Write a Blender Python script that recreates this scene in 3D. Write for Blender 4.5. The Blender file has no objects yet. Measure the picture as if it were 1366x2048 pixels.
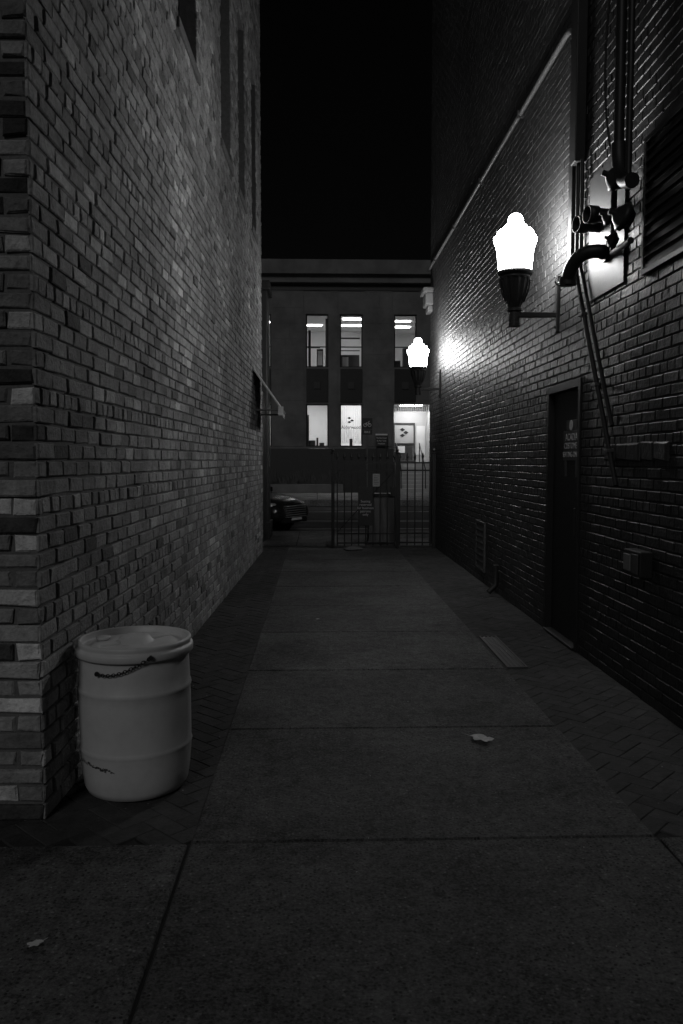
import bpy, math, random
from mathutils import Vector, Matrix
random.seed(7)
R = random.random
def U(a, b): return a + (b - a) * R()
D = bpy.data
scene = bpy.context.scene
COL = scene.collection

# ------------------------------------------------------------------ materials
def nodes_of(name):
    m = D.materials.new(name); m.use_nodes = True
    nt = m.node_tree; b = nt.nodes['Principled BSDF']
    return m, nt, b
def N(nt, t, **kw):
    n = nt.nodes.new(t)
    for k, v in kw.items():
        if k in n.inputs: n.inputs[k].default_value = v
        else: setattr(n, k, v)
    return n
def mathn(nt, op, a, b=None, clamp=False):
    n = nt.nodes.new('ShaderNodeMath'); n.operation = op; n.use_clamp = clamp
    for i, v in enumerate((a, b)):
        if v is None: continue
        if hasattr(v, 'links') or hasattr(v, 'is_output'): nt.links.new(v, n.inputs[i])
        else: n.inputs[i].default_value = v
    return n.outputs[0]
def mat(name, base, rough=0.7, var=0.25, scale=6.0, bump=0.2, bscale=60.0, metal=0.0, spec=0.5, tone=False, bdist=0.004, big=0.0):
    m, nt, b = nodes_of(name)
    tc = N(nt, 'ShaderNodeTexCoord')
    n1 = N(nt, 'ShaderNodeTexNoise', Scale=scale, Detail=8.0, Roughness=0.65)
    n2 = N(nt, 'ShaderNodeTexNoise', Scale=bscale, Detail=6.0, Roughness=0.6)
    for n in (n1, n2): nt.links.new(tc.outputs['Object'], n.inputs['Vector'])
    f = mathn(nt, 'MULTIPLY', mathn(nt, 'SUBTRACT', n1.outputs['Fac'], 0.5), 4 * var)
    f = mathn(nt, 'ADD', f, mathn(nt, 'MULTIPLY', mathn(nt, 'SUBTRACT', n2.outputs['Fac'], 0.5), 2.2 * var))
    f = mathn(nt, 'ADD', f, 1.0)
    if big:
        n3 = N(nt, 'ShaderNodeTexNoise', Scale=0.8, Detail=4.0, Roughness=0.6)
        nt.links.new(tc.outputs['Object'], n3.inputs['Vector'])
        f = mathn(nt, 'MULTIPLY', f, mathn(nt, 'ADD', mathn(nt, 'MULTIPLY', mathn(nt, 'SUBTRACT', n3.outputs['Fac'], 0.5), 4 * big), 1.0))
    f = mathn(nt, 'MAXIMUM', f, 0.15)
    if tone:
        a = N(nt, 'ShaderNodeAttribute', attribute_name='tone')
        f = mathn(nt, 'MULTIPLY', f, a.outputs['Fac'])
    f = mathn(nt, 'MULTIPLY', f, base)
    cmb = N(nt, 'ShaderNodeCombineColor')
    for i in range(3): nt.links.new(f, cmb.inputs[i])
    nt.links.new(cmb.outputs[0], b.inputs['Base Color'])
    b.inputs['Roughness'].default_value = rough
    b.inputs['Metallic'].default_value = metal
    b.inputs['Specular IOR Level'].default_value = spec
    if bump:
        bp = N(nt, 'ShaderNodeBump', Strength=bump, Distance=bdist)
        nt.links.new(n2.outputs['Fac'], bp.inputs['Height'])
        nt.links.new(bp.outputs[0], b.inputs['Normal'])
    return m
def emis(name, s, c=(1, 1, 1)):
    m, nt, b = nodes_of(name)
    b.inputs['Base Color'].default_value = (.8, .8, .8, 1)
    b.inputs['Emission Color'].default_value = (*c, 1)
    b.inputs['Emission Strength'].default_value = s
    return m

def concrete(name, base):
    m, nt, b = nodes_of(name)
    tc = N(nt, 'ShaderNodeTexCoord')
    def noise(s, d=8., r=.65):
        n = N(nt, 'ShaderNodeTexNoise', Scale=s, Detail=d, Roughness=r)
        nt.links.new(tc.outputs['Object'], n.inputs['Vector']); return n.outputs['Fac']
    a, c, d = noise(1.3), noise(14.), noise(85., 4.)
    f = mathn(nt, 'ADD', 1.0, mathn(nt, 'MULTIPLY', mathn(nt, 'SUBTRACT', a, .5), 2.8))
    f = mathn(nt, 'ADD', f, mathn(nt, 'MULTIPLY', mathn(nt, 'SUBTRACT', c, .5), 2.2))
    f = mathn(nt, 'ADD', f, mathn(nt, 'MULTIPLY', mathn(nt, 'SUBTRACT', d, .5), 4.0))
    v = N(nt, 'ShaderNodeTexVoronoi', Scale=65.0)
    nt.links.new(tc.outputs['Object'], v.inputs['Vector'])
    sep = N(nt, 'ShaderNodeSeparateColor'); nt.links.new(v.outputs['Color'], sep.inputs[0])
    near = mathn(nt, 'LESS_THAN', v.outputs['Distance'], .36)
    pale = mathn(nt, 'MULTIPLY', near, mathn(nt, 'GREATER_THAN', sep.outputs[0], .94))
    dark = mathn(nt, 'MULTIPLY', near, mathn(nt, 'LESS_THAN', sep.outputs[0], .25))
    f = mathn(nt, 'ADD', f, mathn(nt, 'MULTIPLY', pale, 1.1))
    f = mathn(nt, 'MULTIPLY', f, mathn(nt, 'SUBTRACT', 1.0, mathn(nt, 'MULTIPLY', dark, .8)))
    v2 = N(nt, 'ShaderNodeTexVoronoi', Scale=9.0)
    nt.links.new(tc.outputs['Object'], v2.inputs['Vector'])
    sep2 = N(nt, 'ShaderNodeSeparateColor'); nt.links.new(v2.outputs['Color'], sep2.inputs[0])
    spot = mathn(nt, 'MULTIPLY', mathn(nt, 'LESS_THAN', v2.outputs['Distance'], .17), mathn(nt, 'LESS_THAN', sep2.outputs[0], .2))
    f = mathn(nt, 'MULTIPLY', f, mathn(nt, 'SUBTRACT', 1.0, mathn(nt, 'MULTIPLY', spot, .45)))
    at = N(nt, 'ShaderNodeAttribute', attribute_name='tone')
    f = mathn(nt, 'MULTIPLY', mathn(nt, 'MAXIMUM', f, .15), at.outputs['Fac'])
    f = mathn(nt, 'MULTIPLY', f, base)
    cmb = N(nt, 'ShaderNodeCombineColor')
    for i in range(3): nt.links.new(f, cmb.inputs[i])
    nt.links.new(cmb.outputs[0], b.inputs['Base Color'])
    b.inputs['Roughness'].default_value = .7
    b.inputs['Specular IOR Level'].default_value = .3
    bp = N(nt, 'ShaderNodeBump', Strength=1.0, Distance=.010)
    h = mathn(nt, 'ADD', d, mathn(nt, 'MULTIPLY', c, 1.2))
    nt.links.new(h, bp.inputs['Height']); nt.links.new(bp.outputs[0], b.inputs['Normal'])
    return m

M_brick = mat('weathered_brick', 1.0, .9, .38, 13, 1.0, 48, tone=True, bdist=.012, big=.38, spec=.2)
M_mortar = mat('mortar', .14, .95, .3, 20, .8, 90, bdist=.008)
M_pbrick = mat('painted_brick', 1.0, .5, .14, 5, .8, 24, tone=True, bdist=.009, big=.3, spec=.3)
M_pmort = mat('painted_mortar', .036, .65, .2, 10, .5, 50, bdist=.005, spec=.2)
M_conc = concrete('sidewalk_concrete', .072)
M_paver = mat('clay_paver', 1.0, .85, .35, 12, .8, 60, tone=True, big=.3, spec=.2, bdist=.006)
M_dirt = mat('joint_dirt', .018, .95, .3, 20, .3, 80)
M_asph = mat('asphalt', .06, .8, .2, 3, .5, 120, big=.15)
M_paint = mat('road_paint', .75, .7, .15, 20, .1, 60)
M_drum = mat('drum_plastic', .54, .45, .09, 4, .15, 22, bdist=.004, big=.12, spec=.4)
M_drumd = mat('drum_marking', .05, .6, .1, 30, 0)
M_iron = mat('black_iron', .022, .45, .2, 20, .3, 60, metal=.2)
M_steel = mat('galvanised_steel', .2, .5, .15, 12, .1, 60, metal=.6)
M_cond = mat('grey_conduit', .13, .5, .15, 12, .1, 60)
M_pipe = mat('painted_pipe', .015, .5, .15, 12, .1, 60, spec=.3)
M_plate = mat('painted_plate', .05, .5, .2, 6, .2, 40, spec=.35)
M_door = mat('door_paint', .014, .5, .15, 4, .1, 40, spec=.25)
M_signd = mat('sign_dark', .035, .5, .1, 10, 0)
M_white = mat('white_paint', .75, .6, .05, 10, 0)
M_grey = mat('grey_lettering', .42, .6, .1, 30, 0)
M_stone = mat('limestone', .15, .85, .14, 1.5, .2, 30, big=.35)
M_stoned = mat('dark_granite', .035, .5, .2, 8, .1, 60)
M_spand = mat('spandrel_metal', .018, .5, .2, 5, .1, 40)
M_room = mat('room_plaster', .65, .8, .04, 2, 0)
M_fur = mat('furniture_dark', .06, .6, .1, 5, 0)
M_glassd = mat('dark_glass', .008, .12, .05, 5, 0)
M_car = mat('car_paint', .02, .2, .05, 3, 0, spec=.8)
M_tyre = mat('tyre', .02, .8, .1, 30, 0)
M_chrome = mat('chrome', .8, .3, .03, 3, 0, metal=.8)
M_leaf = mat('dry_leaf', .5, .8, .2, 40, .3, 90)
M_grit = mat('grit', .16, .8, .2, 40, .3, 90, tone=True)
M_grass = mat('planter_grass', .09, .8, .2, 10, 0)
M_fabric = mat('awning_canvas', .2, .85, .1, 20, .2, 120)
M_globe = emis('lit_globe', 64)
M_fluor = emis('fluorescent_panel', 11)
M_fluorb = emis('fluorescent_panel_bright', 14)
M_entr = emis('entrance_lamp_panel', 22)
M_head = mat('headlamp_lens', .6, .1, .03, 3, 0, metal=.4)
M_blind, nt, b = nodes_of('vertical_blind')
tr = N(nt, 'ShaderNodeBsdfTranslucent'); tr.inputs[0].default_value = (.6, .6, .6, 1)
di = N(nt, 'ShaderNodeBsdfDiffuse'); di.inputs[0].default_value = (.5, .5, .5, 1)
mx = N(nt, 'ShaderNodeMixShader'); mx.inputs[0].default_value = .4
nt.links.new(tr.outputs[0], mx.inputs[1]); nt.links.new(di.outputs[0], mx.inputs[2])
nt.links.new(mx.outputs[0], nt.nodes['Material Output'].inputs[0])

# ------------------------------------------------------------------ helpers
def root(name, loc=(0, 0, 0)):
    e = D.objects.new(name, None); e.location = loc; e.empty_display_size = .2
    COL.objects.link(e); return e
class Acc:
    def __init__(s): s.v, s.f, s.t = [], [], []
    def quad(s, *ps, tone=1.0):
        i = len(s.v); s.v += [tuple(p) for p in ps]; s.f.append(tuple(range(i, i + len(ps)))); s.t.append(tone)
    def brick(s, P, u0, u1, v0, v1, d0, d1, ch=.004, j=.0, tone=1.0):
        i = len(s.v)
        jj = lambda: U(-j, j) if j else 0
        for (a, c) in ((u0, v0), (u1, v0), (u1, v1), (u0, v1)): s.v.append(tuple(P(a, c, d0)))
        o = [(u0 + jj(), v0 + jj()), (u1 + jj(), v0 + jj()), (u1 + jj(), v1 + jj()), (u0 + jj(), v1 + jj())]
        for (a, c) in o: s.v.append(tuple(P(a, c, d1 - ch)))
        sg = ((1, 1), (-1, 1), (-1, -1), (1, -1))
        tilt = [jj() * .6 for _ in range(4)]
        for k, (a, c) in enumerate(o): s.v.append(tuple(P(a + sg[k][0] * ch * (1 + 3 * j * 100 * R() * .3), c + sg[k][1] * ch, d1 + tilt[k])))
        for k in range(4):
            n = (k + 1) % 4
            s.f.append((i + k, i + n, i + 4 + n, i + 4 + k)); s.f.append((i + 4 + k, i + 4 + n, i + 8 + n, i + 8 + k))
        s.f.append((i + 8, i + 9, i + 10, i + 11)); s.t += [tone] * 9
    def box(s, x0, x1, y0, y1, z0, z1, tone=1.0):
        i = len(s.v)
        s.v += [(x, y, z) for x in (x0, x1) for y in (y0, y1) for z in (z0, z1)]
        for f in ((0, 1, 3, 2), (4, 6, 7, 5), (0, 4, 5, 1), (2, 3, 7, 6), (0, 2, 6, 4), (1, 5, 7, 3)):
            s.f.append(tuple(i + k for k in f)); s.t.append(tone)
    def lathe(s, prof, seg=32, c=(0, 0, 0), mod=None, tone=1.0, M=None):
        i = len(s.v); c = Vector(c)
        for (r, z) in prof:
            for k in range(seg):
                a = 2 * math.pi * k / seg
                rr = r * (mod(a, z) if mod else 1)
                p = Vector((rr * math.cos(a), rr * math.sin(a), z))
                if M: p = M @ p
                s.v.append(tuple(p + c))
        for j in range(len(prof) - 1):
            for k in range(seg):
                n = (k + 1) % seg
                s.f.append((i + j * seg + k, i + j * seg + n, i + (j + 1) * seg + n, i + (j + 1) * seg + k)); s.t.append(tone)
    def obj(s, name, m, parent=None, smooth=False, bevel=0, mats=None):
        me = D.meshes.new(name); me.from_pydata(s.v, [], s.f); me.update()
        at = me.attributes.new('tone', 'FLOAT', 'FACE'); at.data.foreach_set('value', s.t)
        me.materials.append(m)
        if smooth: me.polygons.foreach_set('use_smooth', [True] * len(me.polygons))
        o = D.objects.new(name, me); COL.objects.link(o)
        if parent: o.parent = parent
        if bevel:
            bm = o.modifiers.new('bevel', 'BEVEL'); bm.width = bevel; bm.segments = 2; bm.limit_method = 'ANGLE'
        return o
def box(name, m, x0, x1, y0, y1, z0, z1, parent=None, bevel=0):
    a = Acc(); a.box(x0, x1, y0, y1, z0, z1); return a.obj(name, m, parent, bevel=bevel)
def tube(name, pts, r, m, parent=None, smooth=True):
    cu = D.curves.new(name, 'CURVE'); cu.dimensions = '3D'; cu.bevel_depth = r; cu.bevel_resolution = 4; cu.use_fill_caps = True
    sp = cu.splines.new('POLY'); sp.points.add(len(pts) - 1)
    for p, q in zip(sp.points, pts): p.co = (*q, 1)
    cu.materials.append(m)
    o = D.objects.new(name, cu); COL.objects.link(o)
    if parent: o.parent = parent
    return o
def arc(p0, p1, p2, n=10):
    p0, p1, p2 = map(Vector, (p0, p1, p2))
    return [tuple((1 - t) ** 2 * p0 + 2 * t * (1 - t) * p1 + t * t * p2) for t in [i / n for i in range(n + 1)]]
def text(name, s, size, loc, xax, yax, m, parent=None, ext=.001, align='CENTER', sx=1.0):
    cu = D.curves.new(name, 'FONT'); cu.body = s; cu.size = size; cu.align_x = align; cu.align_y = 'CENTER'; cu.extrude = ext
    cu.materials.append(m)
    o = D.objects.new(name, cu); COL.objects.link(o)
    X = Vector(xax).normalized(); Y = Vector(yax).normalized(); Z = X.cross(Y)
    mm = Matrix((X * sx, Y, Z)).transposed().to_4x4(); mm.translation = Vector(loc); o.matrix_world = mm
    if parent: o.parent = parent
    return o
def holed(acc, P, u0, u1, v0, v1, holes, depth):
    us = sorted({u0, u1, *[h[0] for h in holes], *[h[1] for h in holes]}); vs = sorted({v0, v1, *[h[2] for h in holes], *[h[3] for h in holes]})
    for a, b_ in zip(us, us[1:]):
        for c, d in zip(vs, vs[1:]):
            mu, mv = (a + b_) / 2, (c + d) / 2
            if any(h[0] < mu < h[1] and h[2] < mv < h[3] for h in holes): continue
            acc.quad(P(a, c, 0), P(b_, c, 0), P(b_, d, 0), P(a, d, 0))
    for (a, b_, c, d) in holes:
        k = -depth
        acc.quad(P(a, c, 0), P(a, d, 0), P(a, d, k), P(a, c, k)); acc.quad(P(b_, c, 0), P(b_, d, 0), P(b_, d, k), P(b_, c, k))
        acc.quad(P(a, c, 0), P(b_, c, 0), P(b_, c, k), P(a, c, k)); acc.quad(P(a, d, 0), P(b_, d, 0), P(b_, d, k), P(a, d, k))
def course_wall(acc, P, u0, u1, z0, z1, ch, bl, d, tonef, holes=(), joint=.011, j=.0015, cham=.004, djit=.003, header_every=0):
    rows = int((z1 - z0) / ch)
    for r in range(rows):
        a, b_ = z0 + r * ch + joint / 2, z0 + (r + 1) * ch - joint / 2
        hd = header_every and r % header_every == header_every - 1
        L = bl / 2 if hd else bl
        u = u0 - (0 if r % 2 == 0 else L / 2)
        while u < u1 - .02:
            s, e = max(u, u0) + (joint / 2 if u > u0 else 0), min(u + L, u1) - joint / 2
            u += L
            iv = [(s, e)]
            for (h0, h1, hz0, hz1) in holes:
                if a < hz1 and b_ > hz0:
                    nv = []
                    for (p, q) in iv:
                        if q <= h0 or p >= h1: nv.append((p, q)); continue
                        if p < h0: nv.append((p, h0))
                        if q > h1: nv.append((h1, q))
                    iv = nv
            for (p, q) in iv:
                if q - p < .02: continue
                acc.brick(P, p, q, a, b_, -.004, d + U(-djit, djit), cham, j, tonef(p, (a + b_) / 2))

# ------------------------------------------------------------------ LEFT BRICK BUILDING
H = 10.5
LB = root('brick_building')
A0 = Vector((-1.22, 3.5, 0)); A1 = Vector((-.97, 14.0, 0)); LL = (A1 - A0).length; dl = (A1 - A0).normalized(); nl = Vector((dl.y, -dl.x, 0))
PL = lambda u, v, d: A0 + dl * u + Vector((0, 0, v)) + nl * d
PE = lambda u, v, d: Vector((-1.22 - u, 3.5 - d, v))
def tone_l(u, z):
    r = R()
    if r < .07: return U(.11, .17)
    if r > .95: return U(.38, .48)
    return U(.20, .33)
def tone_e(u, z):
    r = R()
    if r < .22: return U(.035, .08)
    if r > .84: return U(.5, .8)
    return U(.12, .36)
wins = [(3.3, 4.2, 5.2, 7.6), (5.75, 6.6, 5.2, 7.6), (7.35, 8.1, 5.2, 7.6), (9.0, 9.7, 5.2, 7.6)]
a = Acc(); course_wall(a, PL, -.008, LL, 0, H, .080, .205, .012, tone_l, wins, joint=.013, j=.004, cham=.005, djit=.005, header_every=6); a.obj('side_bricks', M_brick, LB)
a = Acc(); course_wall(a, PE, 0.0, 3.6, 0, H, .080, .215, .014, tone_e, joint=.015, j=.007, cham=.007, djit=.008); a.obj('front_bricks', M_brick, LB)
a = Acc(); holed(a, PL, 0, LL, -.1, H, wins, .22)
a.quad(PE(0, -.1, 0), PE(9, -.1, 0), PE(9, H, 0), PE(0, H, 0))
a.quad((A1.x, A1.y, -.1), (-9, 14, -.1), (-9, 14, H), (A1.x, A1.y, H))
a.quad((-1.22, 3.5, H), (-10.2, 3.5, H), (-9, 14, H), (A1.x, 14, H)); a.obj('wall_core', M_mortar, LB)
for w in wins:
    g = Acc(); k = -.2
    g.quad(PL(w[0], w[2], k), PL(w[1], w[2], k), PL(w[1], w[3], k), PL(w[0], w[3], k)); g.obj('window_glass', M_glassd, LB)
    g = Acc()
    P_ = PL
    for (c, d, e, f) in ((w[0], w[0] + .06, w[2], w[3]), (w[1] - .06, w[1], w[2], w[3]), (w[0] + .06, w[1] - .06, w[2], w[2] + .06), (w[0] + .06, w[1] - .06, w[3] - .06, w[3]), (w[0] + .06, w[1] - .06, (w[2] + w[3]) / 2 - .025, (w[2] + w[3]) / 2 + .025)):
        g.brick(P_, c, d, e, f, -.2, -.14, .003)
    g.obj('window_frame', M_spand, LB)
    g = Acc(); g.brick(PL, w[0] - .06, w[1] + .06, w[2] - .09, w[2] - .003, -.15, .035, .006); g.obj('window_sill', M_mortar, LB)
HS = 5.0
box('corner_pier', M_stoned, -9, -1.0, 16.2, 17.0, 0, HS, LB, .02)
box('storefront_wall', M_stoned, -9, -1.14, 14.003, 16.197, 0, HS, LB)
box('pier_base', M_stoned, -9.0, -.96, 16.16, 17.04, 0, .35, LB, .015)
box('storefront_trim', M_spand, -1.2, -1.03, 14.6, 15.9, 0.05, 2.9, LB)
box('storefront_cornice', M_stoned, -9, -.94, 16.14, 17.06, HS + .002, HS + .18, LB, .02)

# side awning
AW = root('awning')
def xw(y): return A0.x + (y - 3.5) * (A1.x - A0.x) / 10.5
y0, y1 = 12.4, 13.7; xa = xw(13) + .02
a = Acc(); a.quad((xa, y0, 3.02), (xa, y1, 3.02), (xa + .42, y1, 2.42), (xa + .42, y0, 2.42)); a.quad((xa + .42, y0, 2.42), (xa + .42, y1, 2.42), (xa + .42, y1, 2.3), (xa + .42, y0, 2.3)); a.obj('canvas', M_fabric, AW)
for yy in (y0, y1):
    tube('side_strut', [(xa, yy, 3.0), (xa + .42, yy, 2.40)], .016, M_white, AW)
    tube('lower_arm', [(xa, yy, 2.38), (xa + .42, yy, 2.38)], .014, M_steel, AW)
box('end_cap', M_white, xa + .37, xa + .45, y0 - .06, y0 - .01, 2.29, 2.43, AW, .005)
tube('front_bar', [(xa + .42, y0, 2.40), (xa + .42, y1, 2.40)], .016, M_steel, AW)

# ------------------------------------------------------------------ RIGHT BRICK BUILDING
RB = root('brick_building')
XR = 2.17; YS = 0.3; YE = 15.4
PR = lambda u, v, d: Vector((XR - d, u, v))
rh = [(6.5, 7.45, -.2, 2.28), (4.62, 5.3, 2.82, 3.7)]
def tone_r(u, z): return (U(.042, .052) if u > 6.5 else U(.020, .028)) * (1.0 if z > 2.3 else .8)  # shade put into the brick tone, past the pipes and low on the wall
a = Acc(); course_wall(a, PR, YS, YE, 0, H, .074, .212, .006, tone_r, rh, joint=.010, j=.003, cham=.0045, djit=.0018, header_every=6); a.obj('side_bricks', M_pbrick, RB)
a = Acc(); holed(a, PR, YS, YE, -.1, H, [(6.5, 7.45, -.1, 2.28), rh[1]], .12)
a.quad((XR, YE, -.1), (11, YE, -.1), (11, YE, H), (XR, YE, H)); a.quad((XR, YS, -.1), (11, YS, -.1), (11, YS, H), (XR, YS, H)); a.quad((XR, YS, H), (11, YS, H), (11, YE, H), (XR, YE, H))
a.obj('wall_core', M_pmort, RB)
PF = lambda u, v, d: Vector((XR + u, YS - d, v))
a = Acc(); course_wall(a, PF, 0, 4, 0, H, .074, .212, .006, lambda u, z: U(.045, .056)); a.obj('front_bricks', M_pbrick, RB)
a = Acc()
a.box(XR - .02, XR + .11, 6.502, 6.56, 0, 2.278); a.box(XR - .02, XR + .11, 7.39, 7.448, 0, 2.278); a.box(XR - .02, XR + .11, 6.56, 7.39, 2.21, 2.278); a.obj('door_frame', M_door, RB, bevel=.004)
box('door_leaf', M_door, XR + .035, XR + .08, 6.565, 7.385, .03, 2.205, RB, .003)
box('door_threshold', M_plate, XR - .04, XR + .1, 6.56, 7.39, .012, .028, RB, .003)
box('door_pull', M_pipe, XR - .01, XR + .03, 6.63, 6.66, .95, 1.2, RB, .006)
DS = root('door_sign')
a = Acc(); a.box(XR + .027, XR + .033, 6.62, 7.08, 1.60, 1.86); a.box(XR + .027, XR + .033, 6.72, 7.0, 1.862, 1.95); a.box(XR + .027, XR + .033, 6.66, 6.74, 1.46, 1.598); a.box(XR + .027, XR + .033, 6.98, 7.04, 1.46, 1.598); a.obj('sign_plate', M_plate, DS, bevel=.003)
for s, z, sz in (('ACADIA', 1.80, .088), ('CUSTOMER', 1.725, .076), ('SEATING ONLY', 1.65, .066)):
    text('lettering', s, sz, (XR + .025, 6.85, z), (0, -1, 0), (0, 0, 1), M_grey, DS)
a = Acc(); a.lathe([(0, 0), (.045, .0), (.045, .003), (0, .003)], 16, (XR + .026, 6.86, 1.905), M=Matrix.Rotation(math.radians(-90), 3, 'Y')); a.obj('plain_mark', M_grey, DS)
def louver(name, y0, y1, z0, z1, n, m):
    r = root(name)
    a = Acc(); t = .035
    a.box(XR - .03, XR - .004, y0, y1, z0, z0 + t); a.box(XR - .03, XR - .004, y0, y1, z1 - t, z1); a.box(XR - .03, XR - .004, y0, y0 + t, z0 + t, z1 - t); a.box(XR - .03, XR - .004, y1 - t, y1, z0 + t, z1 - t)
    a.obj('frame', m, r, bevel=.003)
    a = Acc()
    for i in range(n):
        zc = z0 + t + (z1 - z0 - 2 * t) * (i + .5) / n; h = (z1 - z0) / n * .42
        a.quad((XR - .028, y0 + t, zc - h), (XR - .028, y1 - t, zc - h), (XR - .008, y1 - t, zc + h * .6), (XR - .008, y0 + t, zc + h * .6))
    a.obj('slats', m, r); box('backing', M_spand, XR - .0065, XR - .0055 + .04, y0 + .01, y1 - .01, z0 + .01, z1 - .01, r)
louver('wall_vent', 10.15, 10.7, .15, .8, 7, M_plate)
louver('wall_vent', 4.62, 5.3, 2.82, 3.7, 12, M_pipe)
CP = root('conduit_pipe')
tube('long_run', [(XR - .045, 7.0, 5.21), (XR - .045, 15.35, 5.21)], .024, M_cond, CP)
tube('corner_bend', arc((XR - .045, 7.0, 5.21), (XR - .045, 6.72, 5.21), (XR - .045, 6.7, 4.95)), .024, M_cond, CP)
for y in (8.5, 10.5, 12.5, 14.5): box('strap', M_plate, XR - .075, XR - .009, y, y + .03, 5.175, 5.245, CP)
box('channel', M_pipe, XR - .1, XR - .012, 6.5, 6.62, 4.0, 10.2, CP, .008)
box('cable_trunk', M_pipe, XR - .07, XR - .012, 6.66, 6.75, 3.2, 10.2, CP, .006)
tube('thin_pipe', [(XR - .05, 6.56, 4.0), (XR - .05, 6.56, 3.1), (XR - .05, 5.6, 1.42)], .019, M_pipe, CP)
tube('thin_pipe', [(XR - .05, 6.46, 4.0), (XR - .05, 6.46, 3.15), (XR - .05, 5.85, 2.1), (XR - .05, 5.7, 1.85)], .016, M_pipe, CP)
for t in (.2, .55, .85):
    y = 6.56 + (5.6 - 6.56) * t; z = 3.1 + (1.42 - 3.1) * t
    box('clip', M_plate, XR - .075, XR - .01, y - .03, y + .07, z - .012, z + .012, CP, .003)
SC = root('standpipe_connection')
box('mounting_plate', M_plate, XR - .022, XR - .012, 5.62, 6.36, 2.85, 3.8, SC, .003)
for y in (6.12, 5.88):
    a = Acc(); Mx = Matrix.Rotation(math.radians(-90), 3, 'Y') @ Matrix.Rotation(0, 3, 'X')
    a.lathe([(0, 0), (.05, 0), (.05, .12), (.064, .125), (.064, .2), (.055, .2), (.052, .15), (0, .15)], 24, (XR - .02, y, 3.38), M=Matrix.Rotation(math.radians(12), 3, 'Z') @ Mx); a.obj('hose_inlet', M_pipe, SC, True)
tube('elbow', arc((XR - .02, 5.95, 3.14), (XR - .27, 6.0, 3.2), (XR - .25, 6.15, 2.96), 14), .052, M_pipe, SC)
a = Acc(); a.lathe([(0, 0), (.075, 0), (.075, .03), (.052, .03), (.052, .05)], 24, (XR - .02, 5.95, 3.14), M=Matrix.Rotation(math.radians(-90), 3, 'Y')); a.obj('flange', M_pipe, SC)
a = Acc(); a.lathe([(0, -.03), (.066, -.03), (.066, .03), (.052, .03)], 24, (XR - .25, 6.15, 2.97)); a.obj('elbow_collar', M_pipe, SC)
tube('bleed_valve', [(XR - .25, 6.15, 2.99), (XR - .25, 6.36, 3.0)], .014, M_steel, SC)
a = Acc(); a.lathe([(0, 0), (.03, 0), (.03, .012), (0, .012)], 12, (XR - .25, 6.36, 2.99)); a.obj('valve_wheel', M_steel, SC)
GM = root('gas_regulator')
tube('riser', [(XR - .12, 5.5, 10.2), (XR - .12, 5.5, 3.75)], .035, M_pipe, GM)
tube('riser', [(XR - .1, 5.37, 10.2), (XR - .1, 5.37, 3.5)], .022, M_pipe, GM)
tube('header_pipe', arc((XR - .12, 5.5, 3.75), (XR - .12, 5.5, 3.45), (XR - .12, 5.25, 3.42)), .05, M_pipe, GM)
for (y, z, r) in ((5.5, 3.52, .08), (5.62, 3.3, .055), (5.36, 3.22, .08), (5.55, 3.12, .045)):
    a = Acc(); a.lathe([(0, -r * .9), (r * .6, -r * .8), (r, -r * .25), (r * 1.15, -r * .2), (r * 1.15, r * .2), (r, r * .25), (r * .6, r * .7), (r * .25, r * .9), (r * .25, r * 1.3), (0, r * 1.3)], 20, (XR - .13, y, z), M=Matrix.Rotation(math.radians(-70), 3, 'Y')); a.obj('diaphragm_body', M_pipe, GM, True)
tube('link_pipe', [(XR - .1, 5.62, 3.55), (XR - .1, 5.62, 3.05), (XR - .1, 5.3, 3.05)], .022, M_pipe, GM)
tube('cable', arc((XR - .16, 5.45, 5.2), (XR - .22, 5.75, 4.2), (XR - .1, 5.6, 3.6), 12), .008, M_pipe, GM)
OB = root('electrical_box')
box('housing', M_pipe, XR - .1, XR - .012, 5.03, 5.3, .84, 1.01, OB, .008)
box('cover_flap', M_cond, XR - .112, XR - .1005, 5.17, 5.28, .87, .98, OB, .004); box('cover_hinge', M_plate, XR - .11, XR - .1005, 5.05, 5.15, .86, .99, OB, .004)
a = Acc()
for i in range(5): a.brick(PR, 4.85 + .215 * i, 5.055 + .215 * i, 1.6, 1.72, 0, .026 + U(-.008, .008), .01, .008, U(.02, .03))
a.obj('old_window_sill', M_pbrick, RB)
DSP = root('drain_spout'); tube('pipe', [(XR - .05, 9.35, .36), (XR - .05, 9.35, .12), (XR - .14, 9.33, .04)], .035, M_pipe, DSP)
a = Acc()
a.box(2.02, 2.165, 15.0, 15.42, 4.5, 4.72); a.box(1.97, 2.165, 14.96, 15.46, 4.722, 4.82); a.box(2.07, 2.165, 15.05, 15.38, 4.38, 4.498); a.obj('cornice_end', M_stone, RB, bevel=.02)

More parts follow.
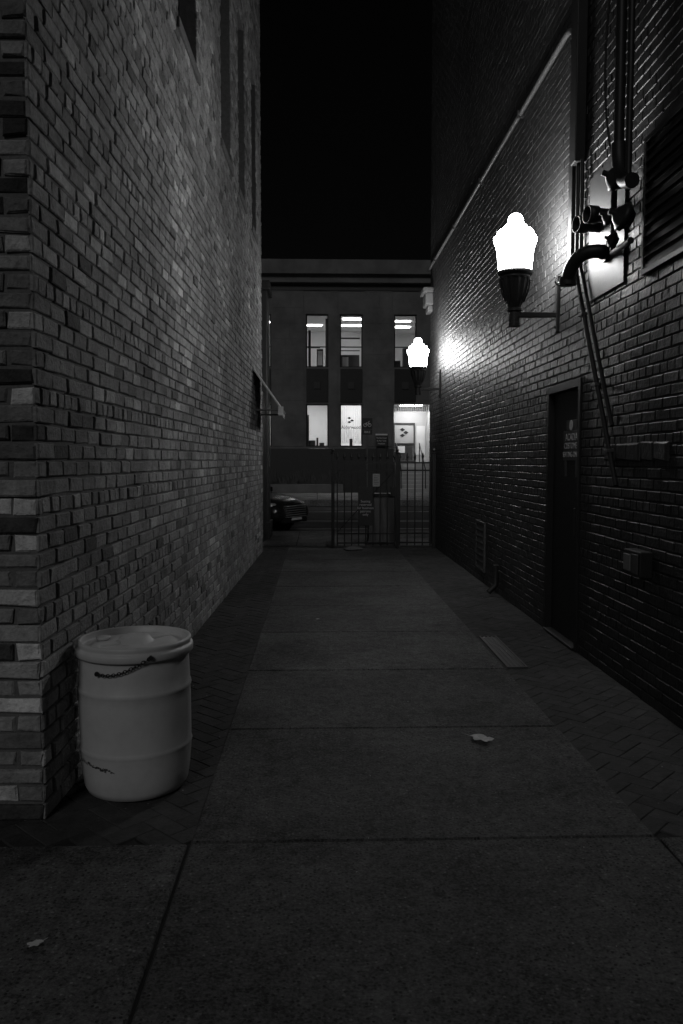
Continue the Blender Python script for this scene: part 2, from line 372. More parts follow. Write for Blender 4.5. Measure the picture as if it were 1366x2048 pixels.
# ------------------------------------------------------------------ wall lanterns
def lantern(Y, base=2.91):
    r = root('wall_lantern'); X = 1.76; z = base
    a = Acc()
    def mod(t, zz):
        h = zz - (z + .37)
        k = max(0, 1 - abs(h - .29) / .09)
        return 1 + .09 * k * (abs(math.cos(4 * t)) - .5)
    prof = [(.0, .0), (.11, .0), (.145, .015), (.150, .06), (.153, .11), (.160, .17), (.169, .215), (.179, .245), (.186, .268), (.183, .29), (.168, .305), (.156, .312), (.159, .325), (.155, .343), (.138, .358), (.115, .366), (.100, .376), (.098, .39), (.088, .403), (.073, .412), (.068, .43), (.066, .45), (.058, .472), (.043, .49), (.022, .501), (0, .504)]
    a.lathe([(p, z + .37 + q) for p, q in prof], 96, (X, Y, 0), mod); a.obj('globe', M_globe, r, True)
    a = Acc()
    fl = lambda t, zz: 1 + (.05 * math.cos(12 * t) if z + .06 < zz < z + .3 else 0)
    prof = [(0, .372), (.152, .37), (.160, .355), (.152, .338), (.126, .33), (.132, .31), (.122, .29), (.108, .22), (.088, .14), (.062, .075), (.052, .05), (.064, .04), (.064, .02), (.046, .01), (.046, -.08), (.052, -.085), (.052, -.115), (0, -.115)]
    a.lathe([(p, z + q) for p, q in prof], 48, (X, Y, 0), fl); o = a.obj('cup', M_iron, r)
    for i in range(8):
        t = i * math.pi / 4
        pts = [(X + (.08 + .055 * math.sin(k / 6 * math.pi * .5)) * math.cos(t), Y + (.08 + .055 * math.sin(k / 6 * math.pi * .5)) * math.sin(t), z + .1 + .2 * k / 6) for k in range(7)]
        tube('cup_rib', pts, .008, M_iron, r)
    box('arm', M_iron, X + .03, XR - .035, Y - .022, Y + .022, z - .035, z + .01, r, .005)
    box('back_bar', M_iron, XR - .04, XR - .008, Y - .03, Y + .03, z - .17, z + .33, r, .006)
    for q in (-.12, .28):
        a = Acc(); a.lathe([(0, 0), (.012, 0), (.012, .012), (0, .012)], 8, (XR - .04, Y, z + q), M=Matrix.Rotation(math.radians(-90), 3, 'Y')); a.obj('bolt', M_iron, r)
lantern(7.16); lantern(14.0, 2.86)

# ------------------------------------------------------------------ ground
box('ground', M_asph, -300, 300, -200, 500, -.4, -.135)
box('alley_base', M_dirt, -12, 12, -6, 18.0, -.134, -.012)
PG = lambda u, v, d: Vector((u, v, d))
a = Acc(); g = .007
ys = [-4.9, -3.55, -2.2, -.82, .53, 1.9, 3.25, 4.66, 5.98, 7.33, 8.7, 10.05, 11.4, 12.75, 14.1, 14.9]
for y0, y1 in zip(ys, ys[1:]):
    xs = [-.54, 1.445] if y0 >= 3.2 else [-8, -6, -4.3, -2.5, -.54, 1.445, 3.4, 5.4, 7.4]
    for x0, x1 in zip(xs, xs[1:]):
        a.brick(PG, x0 + g, x1 - g, y0 + g, y1 - g, -.028, .006 + U(-.002, .002), .008, .001, U(.82, 1.15))
xs = [-10 + 1.6 * i for i in range(14)]
for x0, x1 in zip(xs, xs[1:]):
    for y0, y1 in ((14.9, 16.4), (16.4, 17.85)): a.brick(PG, x0 + g, x1 - g, y0 + g, y1 - g, -.028, .006, .006, .001, U(1.5, 1.9))
a.obj('sidewalk', M_conc)
a = Acc(); w = .1; c45 = math.cos(math.pi / 4)
PH = lambda u, v, d: Vector(((u - v) * c45, (u + v) * c45, d))
def inside(x, y):
    if 1.40 < x < 2.3 and 3.25 < y < 15.0: return True
    if -1.35 < x < -.49 and 3.27 < y < 15.0: return True
    return -2.8 < x < -.5 and 3.27 < y < 3.62
for i in range(-60, 160):
    for j in range(-60, 160):
        for k, (du, dv) in ((0, (2, 1)), (3, (1, 2))):
            if (i - j) % 4 != k: continue
            u0, v0 = i * w, (j) * w
            cx, cy, _ = PH(u0 + du * w / 2, v0 + dv * w / 2, 0)
            if not inside(cx, cy): continue
            a.brick(PH, u0 + .0015, u0 + du * w - .0015, v0 + .0015, v0 + dv * w - .0015, -.028, U(-.003, .001), .0025, .001, U(.046, .066))
a.obj('brick_pavers', M_paver)
TD = root('drain_grate'); a = Acc()
a.box(1.46, 1.475, 6.0, 7.1, -.02, .014); a.box(1.605, 1.62, 6.0, 7.1, -.02, .014); a.box(1.475, 1.605, 6.0, 6.015, -.02, .014); a.box(1.475, 1.605, 7.085, 7.1, -.02, .014)
for i in range(3): a.box(1.497 + i * .034, 1.512 + i * .034, 6.016, 7.084, -.01, .012)
a.obj('grate_bars', M_plate, TD, bevel=.002); box('drain_channel', M_spand, 1.476, 1.604, 6.016, 7.084, -.02, .007, TD)
a = Acc(); a.box(-60, 60, 17.86, 18.02, -.133, .008, 2.0); a.obj('kerb', M_conc, bevel=.02)
a = Acc(); a.quad((-80, 18.02, -.125), (80, 18.02, -.125), (80, 30, -.125), (-80, 30, -.125)); a.obj('road', M_asph)
a = Acc()
for y in (22.3, 22.7): a.quad((-60, y, -.12), (60, y, -.12), (60, y + .16, -.12), (-60, y + .16, -.12))
a.quad((-60, 26.6, -.12), (60, 26.6, -.12), (60, 26.8, -.12), (-60, 26.8, -.12)); a.quad((-60, 19.95, -.12), (60, 19.95, -.12), (60, 20.07, -.12), (-60, 20.07, -.12)); a.obj('road_markings', M_paint)
a = Acc()
for i in range(-12, 14):
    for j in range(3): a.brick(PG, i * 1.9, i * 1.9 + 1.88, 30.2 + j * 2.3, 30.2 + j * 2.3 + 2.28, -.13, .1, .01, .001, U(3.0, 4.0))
a.obj('pavement', M_conc); a = Acc(); a.box(-60, 60, 30.0, 30.19, -.13, .105, 3.5); a.obj('kerb', M_conc, bevel=.02)

# ------------------------------------------------------------------ drum
DR = root('plastic_drum', (-.895, 3.88, 0)); DR.rotation_euler = (0, 0, math.radians(13)); DR.scale = (1.0, 1.0, 1.015); a = Acc()
prof = [(0, .004), (.215, .004), (.235, .012), (.248, .04), (.256, .10), (.262, .17), (.264, .205), (.2655, .212), (.2685, .222), (.2655, .232), (.264, .24), (.265, .34), (.266, .45), (.265, .485), (.268, .492), (.27, .502), (.268, .512), (.264, .52), (.262, .57), (.259, .63), (.256, .652), (.258, .657), (.274, .660), (.279, .666), (.280, .688), (.277, .697), (.268, .700), (.266, .704), (.269, .712), (.270, .722), (.266, .729), (.256, .730), (.251, .724), (.249, .704), (.240, .696), (.205, .696), (.195, .706), (.16, .710), (.10, .706), (.085, .712), (.07, .733), (.045, .738), (.02, .74), (0, .74)]
a.lathe(prof, 96, (0, 0, 0), lambda t, z: 1 + .006 * math.sin(2 * t + 1) + .005 * math.sin(3 * t + z * 9)); a.obj('body', M_drum, DR, True)
a = Acc(); a.lathe([(0, .71), (.03, .71), (.034, .716), (.034, .724), (.028, .727), (0, .727)], 24, (-.15, .06, 0)); a.obj('bung', M_drum, DR, True)
a = Acc(); a.box(-.19, .19, -.02, .02, .695, .718); o = a.obj('lid_rib', M_drum, DR, bevel=.008); o.rotation_euler = (0, 0, .5)
n = 20; ring = []
for i in range(n):
    t = i / (n - 1); th = math.radians(-39 + 53 * t); z = .612 + .075 * t - .13 * t * (1 - t) * (1.0 - .35 * t)
    rr = .274 if t < .8 else .274 + .014 * (t - .8) / .2
    ring.append((Vector((rr * math.sin(th), -rr * math.cos(th), z)), th))
a = Acc()
for i in range(n - 1):
    p, th = ring[i]; q, _ = ring[i + 1]
    X = (q - p).normalized(); nr = Vector((math.sin(th), -math.cos(th), 0)); Yv = nr.cross(X).normalized()
    if i % 2: Yv, nr = nr, Yv
    c = (p + q) / 2; S = 14; s2 = 6; i0 = len(a.v); hl = (q - p).length * .66
    for k in range(S):
        al = 2 * math.pi * k / S; cc = c + X * hl * math.cos(al) + Yv * .0068 * math.sin(al); o_ = (X * math.cos(al) + Yv * math.sin(al)); nz = X.cross(Yv)
        for l in range(s2):
            be = 2 * math.pi * l / s2; a.v.append(tuple(cc + (o_ * math.cos(be) + nz * math.sin(be)) * .0023))
    for k in range(S):
        for l in range(s2):
            k2, l2 = (k + 1) % S, (l + 1) % s2
            a.f.append((i0 + k * s2 + l, i0 + k2 * s2 + l, i0 + k2 * s2 + l2, i0 + k * s2 + l2)); a.t.append(1)
a.obj('chain', M_iron, DR, True)
for i in (0, n - 1):
    p, th = ring[i]; a = Acc(); a.lathe([(0, -.007), (.010, -.007), (.011, 0), (.010, .008), (0, .008)], 12, p, M=Matrix.Rotation(math.radians(90), 3, 'X')); a.obj('chain_bolt', M_iron, DR)
a = Acc()
for i in range(24):
    th = math.radians(-73 + i * 2.1); rr = .2695
    z = .185 - i * .0011 + U(-.002, .002)
    P_ = lambda t, zz: (rr * math.sin(t), -rr * math.cos(t), zz)
    for kk in range(3):
        if R() < .3: continue
        t1 = th + U(0, .02); t2 = t1 + U(.008, .028); z1 = z + U(-.006, .006); h = U(.003, .012)
        a.quad(P_(t1, z1), P_(t2, z1 + U(-.003, .003)), P_(t2, z1 + h), P_(t1, z1 + h * .6))
a.obj('worn_marking', M_drumd, DR)

# ------------------------------------------------------------------ iron gate
GT = root('iron_gate'); Y = 14.45
def leaf(x0, x1, yy, off, zt=1.56, dy=0.0, name='leaf', n=None):
    a = Acc(); L = x1 - x0; n = n or int(L / .125)
    for z in (zt, zt - .14, .27, .10): 
        if dy == 0: a.box(x0, x1, yy - .014, yy + .014, z - .014, z + .014)
        else: a.box(x0 - .014, x0 + .014, yy, yy + dy, z - .014, z + .014)
    for i in range(n + 1):
        x = x0 + (L * i / n if dy == 0 else 0); y = yy + (dy * i / n)
        a.box(x - .011, x + .011, y - .011, y + .011, .05, zt + .08)
        a.lathe([(.009, zt + .08), (.026, zt + .10), (.022, zt + .12), (.004, zt + .185), (0, zt + .19)], 6, (x, y, 0))
        a.lathe([(.009, zt + .055), (.020, zt + .065), (.020, zt + .075), (.009, zt + .085)], 6, (x, y, 0))
    a.obj(name, M_iron, GT)
leaf(.36, 1.40, Y, 0, name='leaf_1')
leaf(1.50, 2.06, Y + .05, 0, name='leaf_2')
leaf(.30, .30, Y + .05, 0, dy=1.1, name='open_leaf', n=9)
for x in (.28, 1.45, 2.12):
    a = Acc(); a.box(x - .03, x + .03, Y - .03, Y + .03, .0, 1.72); a.lathe([(.045, 1.72), (.045, 1.745), (.02, 1.755), (.035, 1.79), (.0, 1.83)], 12, (x, Y, 0)); a.obj('post', M_iron, GT)
box('lock_box', M_iron, 1.33, 1.42, Y - .03, Y + .03, .95, 1.12, GT, .004)
tube('brace', [(.36, Y - .02, .3), (1.38, Y - .02, 1.4)], .008, M_iron, GT)
GS = root('gate_sign'); ys_ = Y - .04
a = Acc(); a.box(.74, 1.0, ys_ - .004, ys_, .42, 1.12); o = a.obj('board', M_plate, GS, bevel=.002)
for i, s in enumerate(('Seating', 'reserved', 'for business', 'patrons', 'only')):
    text('lettering', s, .062, (.87, ys_ - .006, .86 - i * .06), (1, 0, 0), (0, 0, 1), M_white, GS)
NP = root('paper_notice'); box('sheet', M_grey, 1.0, 1.13, ys_ - .004, ys_, 1.13, 1.36, NP)
a = Acc()
for i in range(6): a.box(1.02, 1.11 - .02 * (i % 2), ys_ - .0055, ys_ - .0045, 1.32 - i * .03, 1.327 - i * .03)
a.obj('print_lines', M_fur, NP)
AF = root('sandwich_board')
for sgn in (-1, 1):
    a = Acc(); P_ = lambda u, v, d: Vector((1.0 + u, 15.25 + sgn * (.28 * (1 - v / 1.05)) + d, v))
    a.brick(P_, 0, .48, .06, .92, -.012, .012, .004); a.obj('panel', M_signd, AF)
    a = Acc()
    for (c, d, e, f) in ((-.03, 0, .02, .96), (.48, .51, .02, .96), (0, .48, .92, .96)): a.brick(P_, c, d, e, f, -.016, .016, .003)
    a.obj('frame', M_iron, AF)
a = Acc(); a.lathe([(0, .0), (.13, .0), (.16, .02), (.11, .045), (.05, .06), (0, .055)], 18, (.62, 14.1, .008), lambda t, z: 1 + .2 * math.sin(3 * t + 1) + .12 * math.sin(7 * t + z * 40)); a.obj('litter_bag', M_cond, None, False)
def leafmesh(name, x, y, s, rot, curl=.3):
    a = Acc(); n = 22; c = Vector((x, y, .014)); pts = []
    for k in range(n):
        t = 2 * math.pi * k / n; r = s * (.62 + .38 * abs(math.cos(2.5 * t)) ** .7) * (1.25 if abs(math.cos(t)) > .7 else .85)
        p = Vector((r * math.cos(t), r * math.sin(t), curl * s * (.25 + .5 * math.sin(2 * t) ** 2)))
        pts.append(Matrix.Rotation(rot, 3, 'Z') @ p + c)
    for k in range(n): a.quad(c, pts[k], pts[(k + 1) % n])
    st = Matrix.Rotation(rot, 3, 'Z') @ Vector((s * 1.9, s * .2, .004)); w_ = Vector((0, .003, 0))
    a.quad(c + w_, c - w_, c + st - w_ * .5, c + st + w_ * .5)
    return a.obj(name, M_leaf)
leafmesh('fallen_leaf', .93, 4.42, .06, 2.2, .35); leafmesh('fallen_leaf', -.93, 2.55, .022, .6)
leafmesh('fallen_leaf', .0, 7.9, .02, 1.0)
a = Acc()
for i in range(1300):
    side = R()
    if side < .3: x, y = U(-1.15, -.5), U(3.3, 13)
    elif side < .5: x, y = U(1.4, 2.1), U(3.3, 13)
    else: x, y = U(-2.0, 2.0), U(2.0, 9)
    s = U(.001, .0035) if R() < .93 else U(.004, .007); t = U(0, 6); z = .011
    a.quad(*[(x + s * U(.6, 1.6) * math.cos(t + k * 1.57), y + s * math.sin(t + k * 1.57), z + U(0, .003)) for k in range(4)], tone=U(.2, 2) if R() < .94 else 4.5)
a.obj('grit_and_debris', M_grit)

# ------------------------------------------------------------------ parked car
CAR = root('parked_car')
secs = [(-2.4, .72, .45, .72, .82, .55), (-2.25, .84, .32, .92, 1.0, .66), (-1.6, .9, .24, .98, 1.06, .72), (-.95, .9, .22, .97, 1.36, .6), (-.2, .91, .22, .95, 1.45, .6), (.45, .91, .22, .93, 1.36, .6), (1.05, .9, .22, .90, .98, .72), (1.6, .9, .24, .84, .92, .7), (2.1, .86, .26, .74, .82, .62), (2.33, .76, .3, .64, .7, .5), (2.42, .62, .4, .56, .6, .4)]
a = Acc(); ringn = 10
for (x, w_, zb, zl, zt, tw) in secs:
    half = [(0, zb), (w_ * .9, zb), (w_, (zb + zl) / 2), (w_ * .95, zl), (tw, zt), (0, zt + .02)]
    pts = half + [(-p, q) for p, q in half[-2:0:-1]]
    a.v += [(x, p, q) for p, q in pts]
m_ = len(pts); gl = []
for s_ in range(len(secs) - 1):
    for k in range(m_):
        n_ = (k + 1) % m_
        a.f.append((s_ * m_ + k, s_ * m_ + n_, (s_ + 1) * m_ + n_, (s_ + 1) * m_ + k)); a.t.append(1)
        gl.append(1 if (k in (3, m_ - 4) and 2 <= s_ <= 5) or (k in (4, 5) and s_ in (2, 5)) else 0)
a.f.append(tuple(range(m_))); a.t.append(1); gl.append(0)
a.f.append(tuple((len(secs) - 1) * m_ + k for k in range(m_))); a.t.append(1); gl.append(0)
o = a.obj('body', M_car, CAR, True); o.data.materials.append(M_glassd)
for p, g_ in zip(o.data.polygons, gl): p.material_index = g_
ss = o.modifiers.new('s', 'SUBSURF'); ss.levels = 2; ss.render_levels = 2
for x in (-1.42, 1.45):
    for s_ in (-1, 1):
        a = Acc(); Mw = Matrix.Rotation(math.radians(90 * s_), 3, 'X')
        a.lathe([(0, -.1), (.3, -.1), (.33, -.07), (.33, .07), (.3, .1), (.22, .1)], 32, (x, s_ * -.8, .33), M=Mw); a.obj('tyre', M_tyre, CAR, True)
        a = Acc(); a.lathe([(.22, .1), (.2, .07), (.06, .085), (0, .09)], 32, (x, s_ * -.8, .33), M=Mw, mod=lambda t, z: 1); a.obj('rim', M_chrome, CAR, True)
        a = Acc(); a.lathe([(.35, -.02), (.39, -.02), (.39, .105), (.35, .105)], 32, (x, s_ * -.8, .33), M=Mw); a.obj('wheel_arch', M_car, CAR, True)
for s_ in (-1, 1):
    a = Acc(); a.lathe([(0, -.16), (.05, -.13), (.085, -.05), (.085, .05), (.05, .13), (0, .16)], 16, (2.17, s_ * .64, .66), M=Matrix.Rotation(math.radians(90), 3, 'X') @ Matrix.Rotation(math.radians(s_ * 25), 3, 'Y')); a.obj('headlamp', M_head, CAR, True)
    box('mirror', M_car, .95, 1.08, s_ * 1.0 - .08, s_ * 1.0 + .08, .93, 1.06, CAR, .03)
a = Acc()
for i in range(6): a.box(2.3, 2.46 - i * .006, -.42, .42, .40 + i * .05, .42 + i * .05)
a.obj('grille_bars', M_chrome, CAR, bevel=.003)
a = Acc(); a.box(2.3, 2.43, -.5, .5, .27, .37); a.obj('lower_intake', M_spand, CAR, bevel=.02)
box('number_plate', M_white, 2.43, 2.45, -.22, .22, .33, .39, CAR, .003)
CAR.rotation_euler = (0, 0, math.radians(-30)); CAR.location = (-2.6, 19.9, -.12)

# ------------------------------------------------------------------ OFFICE BUILDING (across the street)
OF = root('office_building'); FY = 40.0
PO = lambda u, v, d: Vector((u, FY - d, v))
W = [(-.56, .56), (1.13, 2.26), (3.83, 4.95), (-5.1, -3.98), (-3.4, -2.28), (6.6, 7.7), (8.3, 9.4)]
holes = []
for k, (x0, x1) in enumerate(W):
    holes.append((x0, x1, 6.23, 8.84))
    if k != 2: holes.append((x0, x1, 2.29, 4.41))
holes.append((3.83, 5.7, 1.5, 4.4))
a = Acc(); holed(a, PO, -16, 16, -.1, 11.2, holes, .3)
a.quad((-16, FY, 11.2), (16, FY, 11.2), (16, FY + 14, 11.2), (-16, FY + 14, 11.2)); a.quad((-16, FY, -.1), (-16, FY + 14, -.1), (-16, FY + 14, 11.2), (-16, FY, 11.2)); a.quad((16, FY, -.1), (16, FY + 14, -.1), (16, FY + 14, 11.2), (16, FY, 11.2))
a.obj('facade', M_stone, OF)
a = Acc()
a.box(-16.2, 16.2, FY - .25, FY - .003, 10.75, 11.45); a.box(-16.1, 16.1, FY - .34, FY - .003, 10.3, 10.42); a.obj('cornice', M_stone, OF, bevel=.03)
box('frieze_band', M_stoned, -16, 16, FY - .06, FY - .004, 9.98, 10.27, OF)
a = Acc()
z = 2.3
while z < 9.9:
    for x0, x1 in ((-2.2, -.66), (.66, 1.03), (2.36, 3.73), (5.05, 6.5)):
        if x1 > 5 and z < 4.5: continue
        off = U(.3, .7)
        cuts = [x0] + ([x0 + off * (x1 - x0)] if x1 - x0 > .8 else []) + [x1]
        for c, d in zip(cuts, cuts[1:]): a.brick(PO, c + .002, d - .002, z + .002, min(z + .758, 9.97), -.01, .03, .003, 0, U(.9, 1.1))
    z += .76
a.obj('stone_blocks', M_stone, OF)
box('plinth', M_stoned, -16, 3.8, FY - .12, FY - .004, -.1, 2.2, OF, .02); box('plinth', M_stoned, 5.72, 16, FY - .12, FY - .004, -.1, 2.2, OF, .02)
for k, (x0, x1) in enumerate(W):
    box('spandrel', M_spand, x0 + .02, x1 - .02, FY - .06, FY - .004, 4.5, 6.15, OF, .01)
    a = Acc()
    for q in range(7): a.box(x0 + .1 + q * .15, x0 + .13 + q * .15, FY - .075, FY - .061, 4.6, 6.05)
    a.obj('spandrel_ribs', M_spand, OF)
    xc = (x0 + x1) / 2; box('spandrel_ornament', M_plate, xc - .17, xc + .17, FY - .11, FY - .078, 5.15, 5.5, OF, .02)
    a = Acc()
    rng = [(6.23, 8.84)] + ([(2.29, 4.41)] if k != 2 else [])
    for z0, z1 in rng:
        yb, yf = FY + .18, FY + .12
        a.box(x0, x0 + .06, yf, yb, z0, z1); a.box(x1 - .06, x1, yf, yb, z0, z1); a.box(x0 + .06, x1 - .06, yf, yb, z0, z0 + .06); a.box(x0 + .06, x1 - .06, yf, yb, z1 - .06, z1)
        if z0 > 5: a.box(x0 + .06, x1 - .06, yf, yb, z0 + (z1 - z0) * .38, z0 + (z1 - z0) * .38 + .05)
    a.obj('window_frames', M_spand, OF)
def room(x0, x1, y0, y1, z0, z1, name):
    a = Acc()
    a.quad((x0, y1, z0), (x1, y1, z0), (x1, y1, z1), (x0, y1, z1)); a.quad((x0, y0, z0), (x0, y1, z0), (x0, y1, z1), (x0, y0, z1)); a.quad((x1, y0, z0), (x1, y1, z0), (x1, y1, z1), (x1, y0, z1))
    a.quad((x0, y0, z1), (x1, y0, z1), (x1, y1, z1), (x0, y1, z1)); a.quad((x0, y0, z0), (x1, y0, z0), (x1, y1, z0), (x0, y1, z0)); a.obj(name, M_room, OF)
room(-6, 3.0, FY + .31, 46.5, 5.9, 9.0, 'upper_room'); room(3.01, 10, FY + .31, 47.5, 5.9, 9.0, 'upper_room')
room(-6, .8, FY + .31, 44, 1.9, 4.8, 'lower_room'); room(.82, 3.2, FY + .31, 43, 1.9, 4.8, 'lower_room')
a = Acc()
for (x, y) in ((-.3, 44.2), (1.9, 44.2), (1.9, 42.2), (-2.5, 43.2), (4.6, 44.6), (4.4, 42.8), (7.5, 44)): a.box(x - .55, x + .55, y - .17, y + .17, 8.96, 8.99)
a.obj('ceiling_lights', M_fluor, OF)
a = Acc(); a.box(-.9, .5, 41.2, 42.2, 4.76, 4.79); a.box(1.1, 2.6, 41.3, 42.3, 4.76, 4.79); a.obj('ceiling_lights', M_fluorb, OF)
a = Acc()
a.box(-.45, -.32, 41.0, 41.06, 6.2, 8.2); a.box(-.5, .15, 41.0, 41.04, 7.3, 7.36); a.box(-.02, .3, 40.6, 40.66, 6.3, 7.2); a.box(.42, .52, 40.5, 40.9, 6.0, 8.7)
a.box(1.2, 2.2, 42, 42.4, 5.9, 7.1); a.box(1.2, 2.2, 41.5, 41.54, 7.85, 7.92); a.box(1.1, 2.3, 43.5, 43.54, 7.5, 7.55); a.box(4.6, 4.95, 43, 43.4, 5.9, 7.6); a.box(3.9, 4.3, 41.5, 41.9, 5.9, 6.75)
a.box(-.5, -.1, 40.6, 41.0, 1.9, 2.62); a.box(-.05, .05, 40.6, 40.7, 1.9, 2.75); a.box(.1, .35, 40.6, 40.9, 1.9, 2.5); a.box(-.55, -.42, 40.5, 40.6, 2.2, 3.9); a.obj('furniture', M_fur, OF)
a = Acc(); a.box(0.03, .26, 40.59, 40.598, 6.4, 7.1); a.box(1.3, 1.6, 41.3, 41.32, 6.4, 6.9); a.obj('framed_picture', M_white, OF)
a = Acc()
for i in range(12):
    x = 1.16 + i * .092; a.quad((x, 40.42, 2.45), (x + .066, 40.47, 2.45), (x + .066, 40.47, 4.4), (x, 40.42, 4.4))
a.obj('vertical_blinds', M_blind, OF)
box('window_sill_plant', M_grass, 1.62, 1.78, 40.35, 40.41, 2.35, 2.7, OF, .03)
text('window_lettering', 'Alderwood', .25, (1.69, FY + .10, 3.26), (1, 0, 0), (0, 0, 1), M_spand, OF, sx=.85)
a = Acc()
for (x, z) in ((1.6, 3.72), (1.74, 3.6), (1.6, 3.52)): a.quad((x - .1, FY + .1, z), (x, FY + .1, z - .06), (x + .1, FY + .1, z), (x, FY + .1, z + .06))
a.obj('plain_mark', M_spand, OF)
a = Acc(); x0, x1, z0, z1, yb = 3.83, 5.7, 1.5, 4.4, FY + 1.5
a.quad((x0, FY + .3, z0), (x0, yb, z0), (x0, yb, z1), (x0, FY + .3, z1)); a.quad((x1, FY + .3, z0), (x1, yb, z0), (x1, yb, z1), (x1, FY + .3, z1)); a.quad((x0, FY + .3, z1), (x1, FY + .3, z1), (x1, yb, z1), (x0, yb, z1)); a.quad((x0, FY + .3, z0), (x1, FY + .3, z0), (x1, yb, z0), (x0, yb, z0)); a.quad((x0, yb, z0), (x1, yb, z0), (x1, yb, z1), (x0, yb, z1)); a.obj('entrance_recess', M_grey, OF)
box('entrance_light', M_entr, 4.2, 5.3, FY + .25, FY + .9, 4.36, 4.39, OF)
a = Acc()
for i in range(17):
    x = 3.85 + i * .108; a.box(x, x + .07, FY - .05, FY + .02, 4.05, 4.38)
a.obj('fluted_soffit', M_room, OF)
a = Acc()
for (c, d, e, f) in ((3.95, 4.02, 1.5, 3.55), (5.0, 5.07, 1.5, 3.55), (4.02, 5.0, 3.45, 3.55), (4.02, 5.0, 2.45, 2.5), (4.02, 5.0, 1.5, 1.6)): a.box(c, d, yb - .06, yb - .01, e, f)
a.obj('door_frame', M_plate, OF)
box('door_glass_panel', M_grey, 4.02, 5.0, yb - .03, yb - .012, 2.5, 3.45, OF)
box('door_lower_panel', M_plate, 4.05, 4.97, yb - .03, yb - .012, 1.62, 2.43, OF); box('door_notice', M_white, 4.2, 4.55, yb - .06, yb - .04, 2.0, 2.35, OF)
box('side_poster', M_room, 5.15, 5.6, yb - .03, yb - .012, 1.9, 3.4, OF)
a = Acc()
for (x, z) in ((4.42, 3.2), (4.6, 3.05), (4.42, 2.9)): a.quad((x - .14, yb - .05, z), (x, yb - .05, z - .09), (x + .14, yb - .05, z), (x, yb - .05, z + .09))
a.obj('plain_mark', M_spand, OF)
a = Acc()
for i in range(8): a.box(3.85, 6.2, FY - .32 * (8 - i), FY - .32 * (7 - i) if i < 7 else FY - .003, -.1, .1 + .175 * (i + 1) + .0)
a.obj('entrance_steps', M_grey, OF, bevel=.01)
for x in (3.95, 5.1):
    tube('stair_handrail', [(x, FY - 2.5, .2), (x, FY - 2.5, 1.15), (x, FY - .2, 2.45), (x, FY - .2, 1.5)], .025, M_iron, OF)
PLn = root('planter'); box('planter_wall', M_stone, -12, 1.2, 37.0, 37.25, 0.1, .5, PLn, .02); box('planter_soil', M_dirt, -12, 1.2, 37.25, 39.8, .1, .42, PLn)
a = Acc()
for i in range(1500):
    x, y = U(-5, 1.1), U(37.35, 39.5); h = U(.2, .75) * (.5 + .7 * abs(math.sin(x * 2.1))); dx, dy = U(-.2, .2), U(-.15, .15)
    a.quad((x, y, .42), (x + .025, y, .42), (x + dx * .6 + .012, y + dy * .5, .42 + h * .7), (x + dx, y + dy, .42 + h))
a.obj('ornamental_grass', M_grass, PLn)
BS = root('building_sign')
box('panel', M_signd, 2.9, 3.5, FY - .2, FY - .16, 2.32, 2.85, BS, .01); box('panel_header', M_white, 2.9, 3.5, FY - .2, FY - .16, 2.855, 2.93, BS, .005)
for i, s in enumerate(('This Site Closed', 'At Your Voice', 'Foundation')): text('lettering', s, .1, (3.2, FY - .205, 2.72 - i * .14), (1, 0, 0), (0, 0, 1), M_white, BS, sx=.8)
for x in (2.95, 3.45): box('post', M_iron, x - .03, x + .03, FY - .19, FY - .165, .1, 2.318, BS)

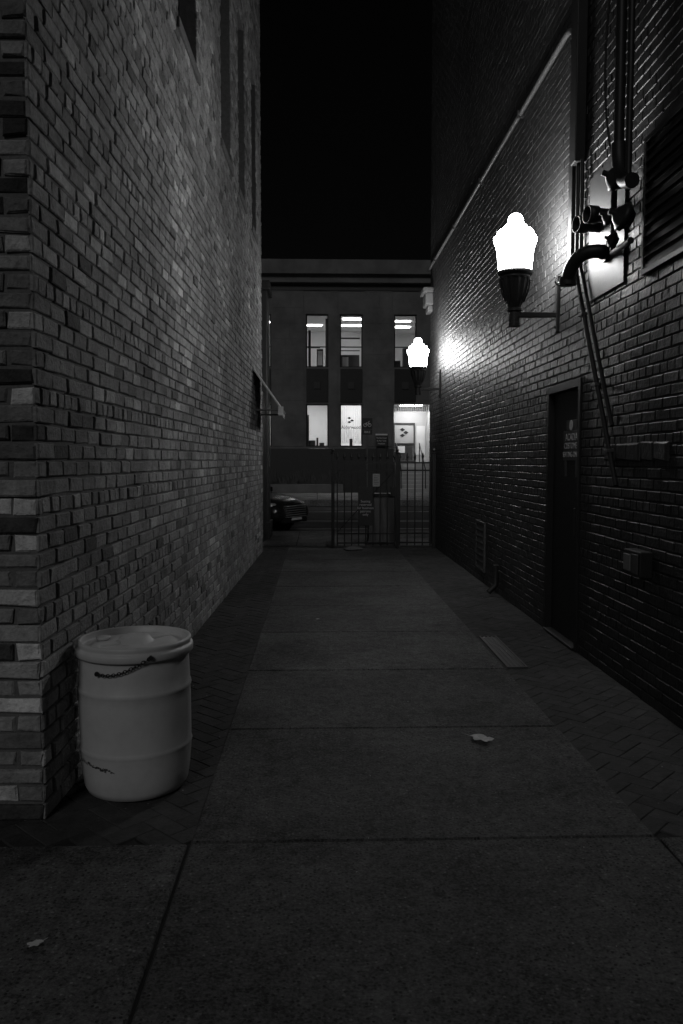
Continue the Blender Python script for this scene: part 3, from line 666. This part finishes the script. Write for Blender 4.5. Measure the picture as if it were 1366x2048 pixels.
BK = root('bicycle_sign'); bx, by = 1.94, 31.0
tube('post', [(bx, by + .03, .1), (bx, by + .03, 3.25)], .03, M_steel, BK)
box('panel', M_signd, bx - .19, bx + .19, by - .012, by, 2.82, 3.24, BK, .01)
box('lower_panel', M_signd, bx - .19, bx + .19, by - .012, by, 2.6, 2.80, BK, .01)
text('lower_lettering', 'BIKE', .12, (bx, by - .016, 2.7), (1, 0, 0), (0, 0, 1), M_white, BK)
def circ(cx, cz, r): return [(cx + r * math.cos(t * math.pi / 8), by - .02, cz + r * math.sin(t * math.pi / 8)) for t in range(17)]
tube('wheel', circ(bx - .085, 2.97, .06), .011, M_white, BK); tube('wheel', circ(bx + .085, 2.97, .06), .011, M_white, BK)
tube('bike_frame', [(bx - .085, by - .02, 2.97), (bx - .04, by - .02, 3.06), (bx + .055, by - .02, 3.06), (bx, by - .02, 2.97), (bx - .04, by - .02, 3.06)], .010, M_white, BK)
tube('bike_fork', [(bx + .085, by - .02, 2.97), (bx + .045, by - .02, 3.11), (bx + .09, by - .02, 3.12)], .010, M_white, BK)

# ------------------------------------------------------------------ sky, sun, camera
az, el = math.radians(-18), math.radians(31)
wd = D.worlds.new('World'); scene.world = wd; wd.use_nodes = True; nt = wd.node_tree
bg = nt.nodes['Background']; sk = nt.nodes.new('ShaderNodeTexSky'); sk.sky_type = 'NISHITA'; sk.sun_disc = False
sk.sun_elevation = el; sk.sun_rotation = math.pi - az
bw = nt.nodes.new('ShaderNodeRGBToBW'); nt.links.new(sk.outputs[0], bw.inputs[0]); nt.links.new(bw.outputs[0], bg.inputs[0]); bg.inputs[1].default_value = .0004
s = D.lights.new('sun', 'SUN'); s.energy = .31; s.angle = math.radians(14); s.color = (1, 1, 1)
so = D.objects.new('sun', s); COL.objects.link(so)
d = Vector((-math.sin(az) * math.cos(el), math.cos(az) * math.cos(el), -math.sin(el))); so.rotation_euler = d.to_track_quat('-Z', 'Y').to_euler()
cam = D.cameras.new('camera'); cam.sensor_fit = 'VERTICAL'; cam.sensor_height = 36; cam.lens = 28; cam.clip_end = 1500; cam.clip_start = .05
co = D.objects.new('camera', cam); COL.objects.link(co); co.location = (0, 0, 1.6); co.rotation_euler = (math.radians(90 - 3.7), 0, math.radians(-1.73)); scene.camera = co
scene.view_settings.view_transform = 'Standard'; scene.view_settings.look = 'None'; scene.view_settings.exposure = 0; scene.view_settings.gamma = 1
